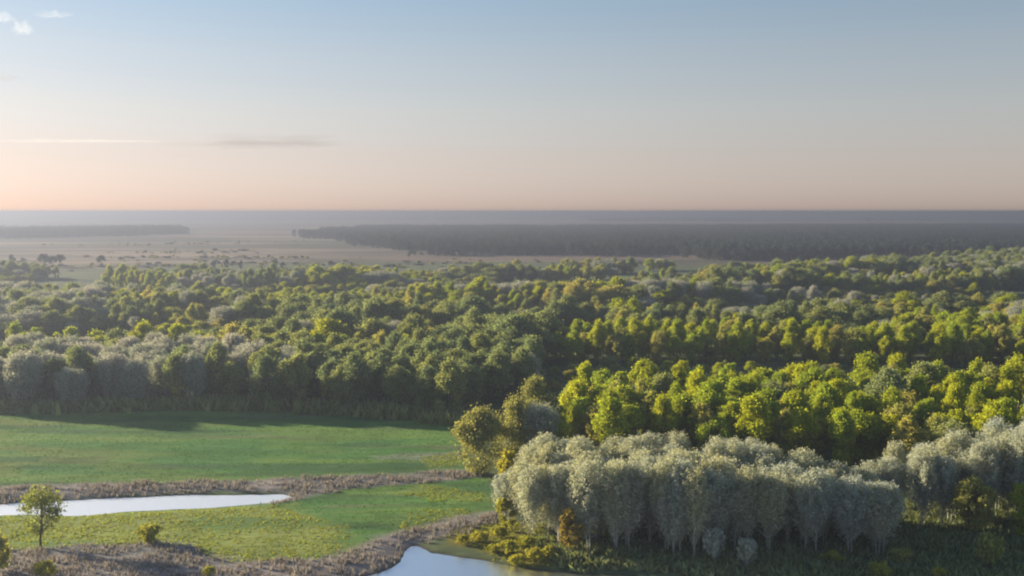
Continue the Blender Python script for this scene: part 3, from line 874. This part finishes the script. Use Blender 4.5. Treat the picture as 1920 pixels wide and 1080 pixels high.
# ------------------------------------------------------------------ grass, sedge and reeds
def leaf_stuff(name, polys, n, h, w, mat, label, g, lean=0.25, avoid=(), margin=0.6, clump=0.40):
    P = []
    for poly in polys:
        W = ground_poly(poly)
        A = np.array(W); lo, hi = A.min(0), A.max(0)
        lo[0] = max(lo[0], -135); hi[0] = min(hi[0], 110); lo[1] = max(lo[1], 128)
        area = (hi - lo).prod()
        m = int(n * area)
        x = g.uniform(lo[0], hi[0], m); y = g.uniform(lo[1], hi[1], m)
        qx = x + (fbm(x / 5, y / 4, 130, 3) - 0.5) * 9; qy = y + (fbm(x / 5, y / 4, 131, 3) - 0.5) * 5
        ok = in_poly(qx, qy, W)
        for av in avoid:
            ok &= ~in_poly(qx, qy, av)
        P.append(np.stack([x[ok], y[ok]], 1))
    P = np.concatenate(P)
    dens = fbm(P[:, 0] / 2.5, P[:, 1] / 2.0, 120, 3)
    P = P[dens + g.uniform(-0.2, 0.2, len(P)) > clump]
    wb = (fbm(P[:, 0] / 6, P[:, 1] / 4, 3, 3) - 0.5)
    dw = np.minimum(poly_dist(P[:, 0], P[:, 1], POND) + wb * 1.6, poly_dist(P[:, 0], P[:, 1], RIVER) + wb * 1.8)
    P = P[dw > margin]; dw = dw[dw > margin]
    z = terrain_z(P[:, 0], P[:, 1], dw) - 0.03
    m = len(P)
    B = np.stack([P[:, 0], P[:, 1], z], 1)
    V = []
    hh = h * g.uniform(0.5, 1.3, (m, 1)) * (0.6 + 0.8 * fbm(P[:, 0] / 4, P[:, 1] / 3, 121, 2))[:, None]
    for k in range(3):
        a = g.uniform(0, math.pi, (m, 1)); e = np.concatenate([np.cos(a), np.sin(a), np.zeros((m, 1))], 1) * w * g.uniform(0.6, 1.4, (m, 1))
        off = np.concatenate([g.normal(0, w * 0.8, (m, 2)), np.zeros((m, 1))], 1)
        tip = np.concatenate([g.normal(0, lean, (m, 2)), np.ones((m, 1))], 1) * hh
        V.append(np.stack([B + off - e, B + off + e, B + off + tip], 1))
    V = np.stack(V, 1).reshape(-1, 3)
    me = mesh_from(name, V, [np.arange(len(V)).reshape(-1, 3)], [mat])
    return tag(link(name, me), label, kind='stuff')

g = np.random.default_rng(77)
M_GRASS = leaf_mat('grass_green', (0.080, 0.175, 0.042), (0.080, 0.175, 0.042), 0.35, 0.35, (1.3, 1.2, 0.6))
M_LIT_GOLD = leaf_mat('grass_lit_gold', (0.225, 0.265, 0.066), (0.225, 0.265, 0.066), 0.42, 0.35)  # sunlit tone put into the blade colour
M_WEED = leaf_mat('undergrowth', (0.19, 0.23, 0.12), (0.19, 0.23, 0.12), 0.3, 0.5)
M_REED = leaf_mat('reeds', (0.275, 0.255, 0.235), (0.275, 0.255, 0.235), 0.3, 0.45, (1.2, 1.1, 0.9))
leaf_stuff('meadow_grass', [MEADOW_PX], 3.0, 0.10, 0.12, M_GRASS, 'short green meadow grass', g, avoid=[ground_poly(LIT_GOLD_PX), ground_poly(REED_A_PX), ground_poly(REED_B_PX)], clump=0.3)
leaf_stuff('tall_grass', [LIT_GOLD_PX, TIP_PX] + LIT_STRIPS_PX, 5.0, 0.18, 0.13, M_LIT_GOLD, 'tall golden-green grass on the bank, sunlit tone in its colour', g, avoid=[ground_poly(REED_B_PX)], margin=0.3, clump=0.33)
leaf_stuff('reeds', [REED_A_PX, REED_B_PX], 4.2, 0.62, 0.10, M_REED, 'brown sedge and reeds along the pond and river banks', g, margin=0.15)

FLOOR_PX = [(1000, 1000), (1040, 1062), (1200, 1074), (1400, 1084), (1700, 1112), (2100, 1150), (2100, 930), (1700, 950), (1300, 935), (1040, 935)]
EDGE_PX = [(-120, 777), (200, 776), (380, 771), (560, 779), (760, 789), (850, 802), (870, 780), (760, 774), (560, 766), (380, 759), (200, 763), (-120, 764)]
leaf_stuff('thicket', [EDGE_PX], 1.6, 2.4, 0.7, LEAF['dark'], 'dark low thicket along the foot of the woods by the meadow', g, lean=0.5, clump=0.3)
leaf_stuff('undergrowth', [FLOOR_PX], 6.0, 1.0, 0.30, M_WEED, 'dark weeds and saplings under the poplars', g, lean=0.5, margin=0.2)

# ------------------------------------------------------------------ clouds, far beyond the haze
def cloud(name, px, py, dist, width, height, depth, dens, label, seed, tint=(1, 1, 1), lumps=14):
    g = np.random.default_rng(seed)
    dx = (px - 960) / F_PX; dv = (540 - py) / F_PX
    dirv = Vector((dx, CP + dv * SP, -SP + dv * CP)).normalized()
    c = Vector((0, 0, CAM_H)) + dirv * dist
    parts = []
    import bmesh
    bm = bmesh.new(); bmesh.ops.create_icosphere(bm, subdivisions=4, radius=1.0)
    V = np.array([v.co[:] for v in bm.verts]); F = np.array([[v.index for v in f.verts] for f in bm.faces]); bm.free()
    n = 0.55 * fbm(V[:, 0] * 2.2 + seed, V[:, 2] * 2.2 + V[:, 1] * 1.7, seed, 4) + 0.45 * fbm(V[:, 0] * 5 + 3, V[:, 2] * 4 + V[:, 1] * 4, seed + 5, 3)
    r = np.clip(0.05 + 2.6 * (n - 0.22), 0.12, 1.5)
    V = V * r[:, None] * np.array([width / 2, depth / 2, height / 2])
    V[:, 2] = np.where(V[:, 2] < 0, V[:, 2] * 0.5, V[:, 2])
    m, nt, N, L = new_mat(name)
    out = N.new('ShaderNodeOutputMaterial'); vol = N.new('ShaderNodeVolumePrincipled')
    vol.inputs['Color'].default_value = (*tint, 1); vol.inputs['Density'].default_value = dens; vol.inputs['Anisotropy'].default_value = 0.3
    vol.inputs['Density Attribute'].default_value = ''; vol.inputs['Temperature Attribute'].default_value = ''; vol.inputs['Color Attribute'].default_value = ''
    L.new(vol.outputs[0], out.inputs['Volume'])
    me = mesh_from(name, V, [F], [m], smooth_shade=True)
    return tag(link(name, me, None, c), label, 'cloud', kind='thing')
D = 45000.0
U = D / F_PX
cloud('grey_cloud', 510, 269, D, 340 * U, 34 * U, 60 * U, 2.6e-4, 'thin flat grey cloud low over the horizon', 3, (0.22, 0.21, 0.23))
cloud('white_cloud', 140, 265, D, 300 * U, 9 * U, 60 * U, 1.0e-4, 'faint white streak of cloud left of the grey cloud', 21)
cloud('white_cloud', 42, 58, D, 50 * U, 34 * U, 20 * U, 3.6e-4, 'small white puff of cloud at the top left', 7)
cloud('white_cloud', 100, 29, D, 66 * U, 20 * U, 20 * U, 3.2e-4, 'small flat white cloud right of the puff', 9)
cloud('white_cloud', 4, 36, D, 44 * U, 28 * U, 20 * U, 3.6e-4, 'white cloud scrap at the top left edge', 12)
cloud('white_cloud', 6, 148, D, 60 * U, 22 * U, 30 * U, 3e-4, 'grey-bellied cloud scrap at the left edge', 15, (0.3, 0.29, 0.29))

# ------------------------------------------------------------------ haze
m, nt, N, L = new_mat('haze')
out = N.new('ShaderNodeOutputMaterial'); vol = N.new('ShaderNodeVolumePrincipled')
vol.inputs['Color'].default_value = (0.196, 0.224, 0.305, 1); vol.inputs['Density'].default_value = HAZE_DENSITY; vol.inputs['Anisotropy'].default_value = 0.5
for s in ('Density Attribute', 'Temperature Attribute', 'Color Attribute'):
    vol.inputs[s].default_value = ''
L.new(vol.outputs[0], out.inputs['Volume'])
lo, hi = (-60000, -3000, float(gz.min()) - 1.5), (60000, 60000, max(float(gz.max()) + 1, 48.5))
V = np.array([[x, y, z] for z in (lo[2], hi[2]) for y in (lo[1], hi[1]) for x in (lo[0], hi[0])])
F = np.array([[0, 2, 3, 1], [4, 5, 7, 6], [0, 1, 5, 4], [2, 6, 7, 3], [0, 4, 6, 2], [1, 3, 7, 5]])
tag(link('haze', mesh_from('haze', V, [F], [m])), 'pale evening haze over the plain', kind='stuff')
print('TREES', len(TREES), 'mid', len(mid_single), {k: len(v) for k, v in mass.items()}, 'far', len(far), len(belts), 'ground', len(gx), 'z', gz.min(), gz.max())
